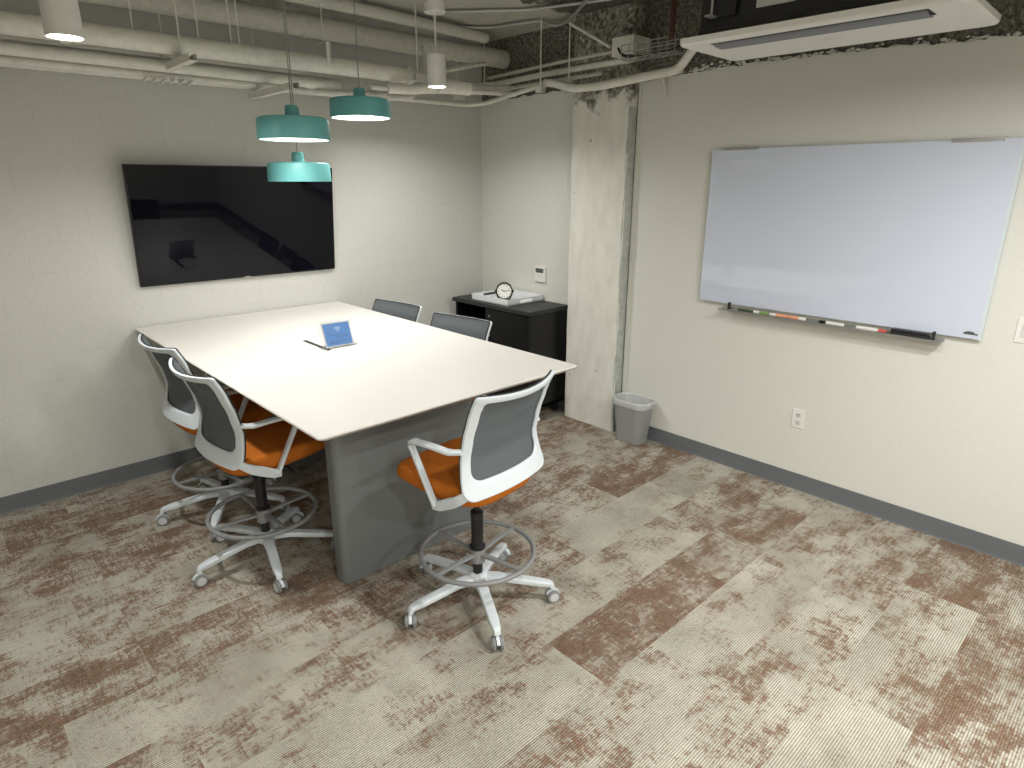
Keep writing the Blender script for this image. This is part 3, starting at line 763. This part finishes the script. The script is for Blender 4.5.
# ------------------------------------------------------------------ pipes and conduits under the slab
def pipe(pts, r, label, name='ceiling_pipe', m='pipe', cat='pipe', rad=.08, bands=None, group=None):
    bm = B(); tube(bm, fillet(pts, rad, 8) if len(pts) > 2 else pts, r, 18)
    if bands is None: return tag(obj(name, bm, m), label, cat, group)
    P = [Vector(p) for p in pts]; t = thing(name, label, cat, tuple(P[0]), 0, group)
    o = obj('pipe_run', bm, m, t, tuple(-P[0]))
    for (f, seglen, rr) in bands:
        bb = B(); a, b = P[0], P[1]; c_ = a.lerp(b, f); d = (b-a).normalized(); tube(bb, [c_-d*seglen/2, c_+d*seglen/2], r+rr, 18)
        obj('coupling', bb, m, t, tuple(-P[0]))
    return t
GP = 'painted ceiling pipes'
pipe([(XL+.01, -.50, 2.495), (-1.03, -.50, 2.500)], .048, 'thick insulated pipe in front, running the length of the television wall', bands=[(.966, .05, .004), (.992, .03, .012), (.57, .04, .006)], group=GP)
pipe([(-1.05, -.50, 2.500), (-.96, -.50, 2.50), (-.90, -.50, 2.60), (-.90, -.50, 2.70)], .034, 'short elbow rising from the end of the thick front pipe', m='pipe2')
pipe([(XL+.01, -.33, 2.425), (-1.62, -.33, 2.415), (-1.48, -.33, 2.41)], .030, 'second thick pipe, just below and behind the front one', bands=[(.985, .04, .006)], group=GP)
pipe([(XL+.01, -.22, 2.385), (-1.75, -.20, 2.39), (-1.62, -.36, 2.36), (-1.35, -.38, 2.37), (-1.2, -.30, 2.40)], .020, 'slim pipe nearest the wall, bending out under the teal lamps', group=GP)
pipe([(XL+.01, -.15, 2.372), (-1.55, -.12, 2.39), (-1.46, -.33, 2.37), (-1.20, -.36, 2.375), (-1.05, -.28, 2.42)], .020, 'slim pipe bending out right of the first bend', group=GP)
pipe([(XL+.01, -.07, 2.385), (-1.35, -.06, 2.41), (-1.28, -.30, 2.38), (-1.02, -.34, 2.38), (-.85, -.25, 2.42)], .020, 'slim pipe bending out closest to the right lamp', group=GP)
pipe([(XL+.01, -.24, 2.50), (-.95, -.24, 2.50)], .028, 'pipe hidden half behind the two thick ones', m='pipe2')
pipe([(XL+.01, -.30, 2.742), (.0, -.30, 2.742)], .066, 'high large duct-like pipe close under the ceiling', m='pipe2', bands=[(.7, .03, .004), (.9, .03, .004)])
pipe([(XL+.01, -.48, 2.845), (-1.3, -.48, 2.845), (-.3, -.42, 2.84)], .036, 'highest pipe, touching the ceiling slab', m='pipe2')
pipe([(-1.60, -.25, 2.385), (-.34, -.25, 2.392), (-.24, -.34, 2.405), (-.24, -.95, 2.475)], .016, 'thin conduit turning the corner from the television wall to the column', 'conduit', cat='conduit', rad=.05)
pipe([(-.20, -.94, 2.495), (-.20, -1.02, 2.485), (-.20, -1.22, 2.430), (-.20, -1.45, 2.425), (-.20, -1.76, 2.442), (-.20, -2.03, 2.455), (-.22, -2.11, 2.52), (-.35, -2.25, 2.56), (-.60, -2.55, 2.56)], .026, 'lumpy wrapped drain line passing in front of the column top', 'drain_pipe', cat='pipe', rad=.05)
pipe([(-.98, -.72, 2.43), (-.86, -.72, 2.43), (-.72, -.72, 2.43)], .044, 'stubby capped pipe behind the right cylinder downlight', cat='pipe')
pipe([(-1.25, -.55, 2.40), (-1.08, -.62, 2.40), (-.98, -.70, 2.42)], .030, 'short slanting pipe left of the right cylinder downlight', m='pipe')
pipe([(-1.30, -.42, 2.42), (-1.0, -.42, 2.42), (-.75, -.42, 2.44), (-.35, -.5, 2.46), (-.12, -.55, 2.46)], .018, 'thin pipe running from the lamps toward the corner', 'conduit', cat='conduit')
pipe([(-.70, -.16, 2.53), (-.10, -.24, 2.555), (-.10, -.80, 2.570), (-.10, -1.66, 2.575)], .020, 'conduit along the right wall at the height of the grey box', 'conduit', cat='conduit', rad=.1)
pipe([(-.09, -.20, 2.61), (-.09, -1.00, 2.635), (-.09, -1.48, 2.640)], .012, 'thinner conduit just above, ending at the grey box', 'conduit', m='pipe2', cat='conduit')
pipe([(-.14, -.15, 2.50), (-.14, -1.15, 2.51), (-.14, -1.40, 2.51)], .013, 'thin conduit just below the pair by the corner', 'conduit', m='pipe2', cat='conduit')
pipe([(-.86, -.30, 2.885), (-.95, -.42, 2.885), (-.60, -.34, 2.885), (-.35, -.50, 2.885), (-.25, -.93, 2.882), (-.12, -.95, 2.86), (-.16, -1.12, 2.86), (-.48, -1.58, 2.88), (-.9, -2.1, 2.885)], .012, 'bent galvanised conduit snaking over the ceiling', 'conduit', m='galv', cat='conduit', rad=.08)
pipe([(-.15, -1.12, 2.85), (-.15, -1.48, 2.655)], .012, 'straight conduit slanting down into the grey box', 'conduit', cat='conduit')
pipe([(-.88, -.62, 2.885), (-.50, -1.05, 2.885), (-.3, -1.6, 2.885)], .011, 'straight surface conduit running from the light canopy', 'conduit', m='galv', cat='conduit')
pipe([(-.50, -2.175, HC), (-.50, -2.175, 2.56)], .014, 'dark red sprinkler drop pipe beside the air conditioner', 'sprinkler_pipe', m='rust', cat='pipe')
t = thing('junction_box', 'painted square electrical box under the ceiling left of the column top', 'junction box', (-.15, -1.61, 2.64))
bm = B(); box(bm, (-.05, -.085, -.055), (.13, .085, .055), .006); obj('casing', bm, 'pipe', t)
bm = B(); box(bm, (-.053, -.075, -.045), (-.049, .075, .045), .002); box(bm, (-.056, -.055, -.03), (-.052, -.047, -.022)); box(bm, (-.056, .047, .022), (-.052, .055, .03)); obj('lid', bm, 'pipe', t)
t = thing('cable_basket', 'short wire cable basket between the electrical box and the air conditioner', 'cable basket', (-.20, -1.83, 2.55))
bm = B()
for i in range(8):
    yy = -.2+i*.055; tube(bm, fillet([(-.05, yy, .08), (-.05, yy, 0), (.05, yy, 0), (.05, yy, .08)], .01, 3), .003, 6)
for x, z in ((-.05, .08), (-.05, .04), (-.05, 0), (0, 0), (.05, 0), (.05, .04), (.05, .08)): tube(bm, [(x, -.2, z), (x, .19, z)], .003, 6)
obj('wires', bm, 'galv', t)
bm = B(); tube(bm, spline([(-.02, -.24, .03), (0, -.1, .012), (.01, .05, .012), (0, .2, .03), (0, .25, .08)], 5), .009, 8)
tube(bm, spline([(.03, -.24, .05), (.02, -.1, .015), (.03, .08, .015), (.02, .22, .04)], 5), .007, 8); tag(obj('cable', bm, 'black', None, (-.20, -1.83, 2.55)), 'black cables lying in the wire basket above the column', 'cable')
# rods with channel struts
def hanger(x, y, zb, label, sx=0, sy=0, rods=((0, 0),), rr=.0045):
    t = thing('pipe_hanger', label, 'pipe hanger', (x, y, zb), 0, 'threaded rod pipe hangers')
    for dx, dy in rods:
        bm = B(); tube(bm, [(dx, dy, -.02), (dx, dy, HC-zb)], rr, 8); obj('rod', bm, 'pipe', t)
        bm = B(); lathe(bm, [(.010, -.030), (.010, -.020)], (dx, dy, 0), 6); obj('nut', bm, 'galv', t)
    if sx or sy:
        bm = B(); a = Vector((-sx/2, -sy/2, -.01)); b = Vector((sx/2, sy/2, -.01))
        U = [(-.020, .018), (-.020, -.018), (.020, -.018), (.020, .018), (.012, .018), (.012, .013), (.017, .013), (.017, -.015), (-.017, -.015), (-.017, .013), (-.012, .013), (-.012, .018)]
        sweep(bm, [a, b], U); obj('strut', bm, 'pipe', t)
    return t
hanger(-2.50, -.50, 2.425, 'hanger with a rod and short channel near the left downlight', 0, .46, ((0, -.07), (0, .2)))
hanger(-1.97, -.42, 2.345, 'long channel hanger left of the teal lamps', 0, .62, ((0, .2),))
hanger(-1.42, -.35, 2.33, 'channel hanger behind the right teal lamp', 0, .5, ((0, .2),))
hanger(-1.03, -.60, 2.49, 'single rod left of the right downlight stem', .10, 0, ((-.02, 0),))
hanger(-.25, -.345, 2.50, 'rod with a small channel right of the right downlight', .0, .14)
hanger(-.40, -.20, 2.46, 'rod near the far corner', .12, 0)
hanger(-.25, -.945, 2.455, 'single rod left of the column top', 0, .06)
hanger(-.16, -1.13, 2.487, 'single rod right in front of the column edge', 0, .05)
for xx, lab in ((-2.69, 'short bare rod over the thick front pipe, left of the channel hanger'), (-2.38, 'short bare rod over the thick front pipe, right of the channel hanger'),
                (-2.21, 'left rod of the close pair over the thick front pipe'), (-2.165, 'right rod of the close pair over the thick front pipe')):
    hanger(xx, -.50, 2.55, lab)
t = thing('pipe_strap', 'flat metal strap holding the thick front pipe behind the teal lamps', 'pipe strap', (-1.66, -.50, 2.50), 0)
bm = B(); box(bm, (-.011, -.054, .0), (.011, -.050, .12), .001); box(bm, (-.011, -.054, .116), (.011, .05, .12), .001); box(bm, (-.003, -.004, .12), (.003, .002, HC-2.5), .001); obj('band', bm, 'pipe', t)
pipe([(-.80, -.55, 2.55), (-.25, -.36, 2.68)], .014, 'thin slanting conduit right of the right cylinder downlight stem', 'conduit', cat='conduit')
pipe([(-.62, -.40, 2.50), (-.30, -.42, 2.50), (-.12, -.50, 2.51)], .022, 'short pipe above the corner conduit', 'conduit', m='pipe2', cat='conduit')
hanger(-3.4, -.42, 2.345, 'channel hanger at the far left end of the pipes', 0, .5, ((0, .2),))
# pipe clamp cluster and small bracket
bm = B()
for i in range(6):
    x = -2.60+i*.045; tube(bm, [(x, -.30+.02*math.cos(i), 2.36), (x+.01, -.17, 2.355)], .007, 8)
    t_ = bmesh.new(); bmesh.ops.create_icosphere(t_, subdivisions=1, radius=.011)
    for v in t_.verts: v.co += Vector((x, -.30, 2.36))
    add(bm, t_)
tag(obj('pipe_clamp', bm, 'pipe'), 'row of small painted pipe clamps under the pipes near the left downlight', 'pipe clamp')
bm = B(); L = [[(x_, -2.04, 2.40) for x_ in (-.03, -.02, -.02, -.03)]]; 
tube(bm, [(-.02, -1.80, 2.455), (-.02, -1.845, 2.34)], lambda q: .016*(1-q)+.003, 6); tag(obj('cable_stub', bm, 'pipe'), 'short painted cable stub pointing down beside the column', 'cable')

# ------------------------------------------------------------------ air conditioner hanging by the right wall
t = thing('air_conditioner', 'white ceiling-hung air conditioner cassette above the whiteboard', 'air conditioner', (-.815, -3.135, 2.385), math.radians(1.5))
bm = B(); L = []
for z, ins, rr in ((.030, .012, .012), (.034, .0, .016), (.012, -.0, .02), (.004, .006, .02), (.0, .022, .02)):
    L.append([(x, y, z) for x, y in rrect(.50-2*ins, 1.075-2*ins, rr, 6)])
loops(bm, L); obj('panel', bm, 'acwhite', t)
bm = B(); box(bm, (-.225, -.415, -.002), (-.115, .40, .006), .006); o = obj('air_outlet', bm, 'dark', t)
bm = B(); sweep(bm, [(-.165, -.405, -.006), (-.165, .39, -.006)], [(-.045, .004), (-.03, -.003), (.02, -.006), (.05, -.002), (.05, .001), (.0, -.002), (-.04, .007)]); obj('vane', bm, 'vane', t)
bm = B(); 
for i in range(22): box(bm, (.0, -.40+i*.036, -.0015), (.16, -.388+i*.036, .001))
bm.free(); bm = B(); box(bm, (.02, -.05, -.001), (.045, .03, .001)); obj('sensor_window', bm, 'platein', t)
bm = B(); box(bm, (-.195, -.47, .034), (.205, .47, .26), .006); box(bm, (-.215, .30, .10), (-.19, .44, .20), .004); box(bm, (-.21, -.47, .045), (-.19, .47, .06), .003); obj('chassis', bm, 'black', t)
bm = B(); box(bm, (-.201, .06, .11), (-.194, .22, .25), .003); box(bm, (-.203, .10, .12), (-.197, .18, .24), .003); obj('foil_label', bm, 'foil', t)
for x in (-.23, .23):
    for y in (-.40, .40):
        bm = B(); tube(bm, [(x, y, .10), (x, y, HC-2.385)], .005, 8); box(bm, (x-.03, y-.015, .10), (x+.03, y+.015, .106)); obj('hanging_rod', bm, 'galv', t)

# ------------------------------------------------------------------ cables on the floor behind the table leg
bm = B(); tube(bm, spline([(-2.46, -.10, .011), (-2.30, -.16, .011), (-2.15, -.10, .011), (-2.0, -.17, .011), (-1.85, -.10, .011), (-1.6, -.14, .011)], 6), .010, 8)
tag(obj('power_cable', bm, 'black'), 'black cable lying on the carpet under the table, by the television wall', 'cable')
t = thing('power_strip', 'black power strip on the carpet under the table', 'power strip', (-2.28, -.30, 0), math.radians(8))
bm = B(); box(bm, (-.16, -.028, 0), (.16, .028, .035), .006); obj('casing', bm, 'black', t)
bm = B()
for i in range(5): lathe(bm, [(.015, .034), (.015, .0365)], (-.12+i*.06, 0, 0), 16)
obj('sockets', bm, 'lcd', t)
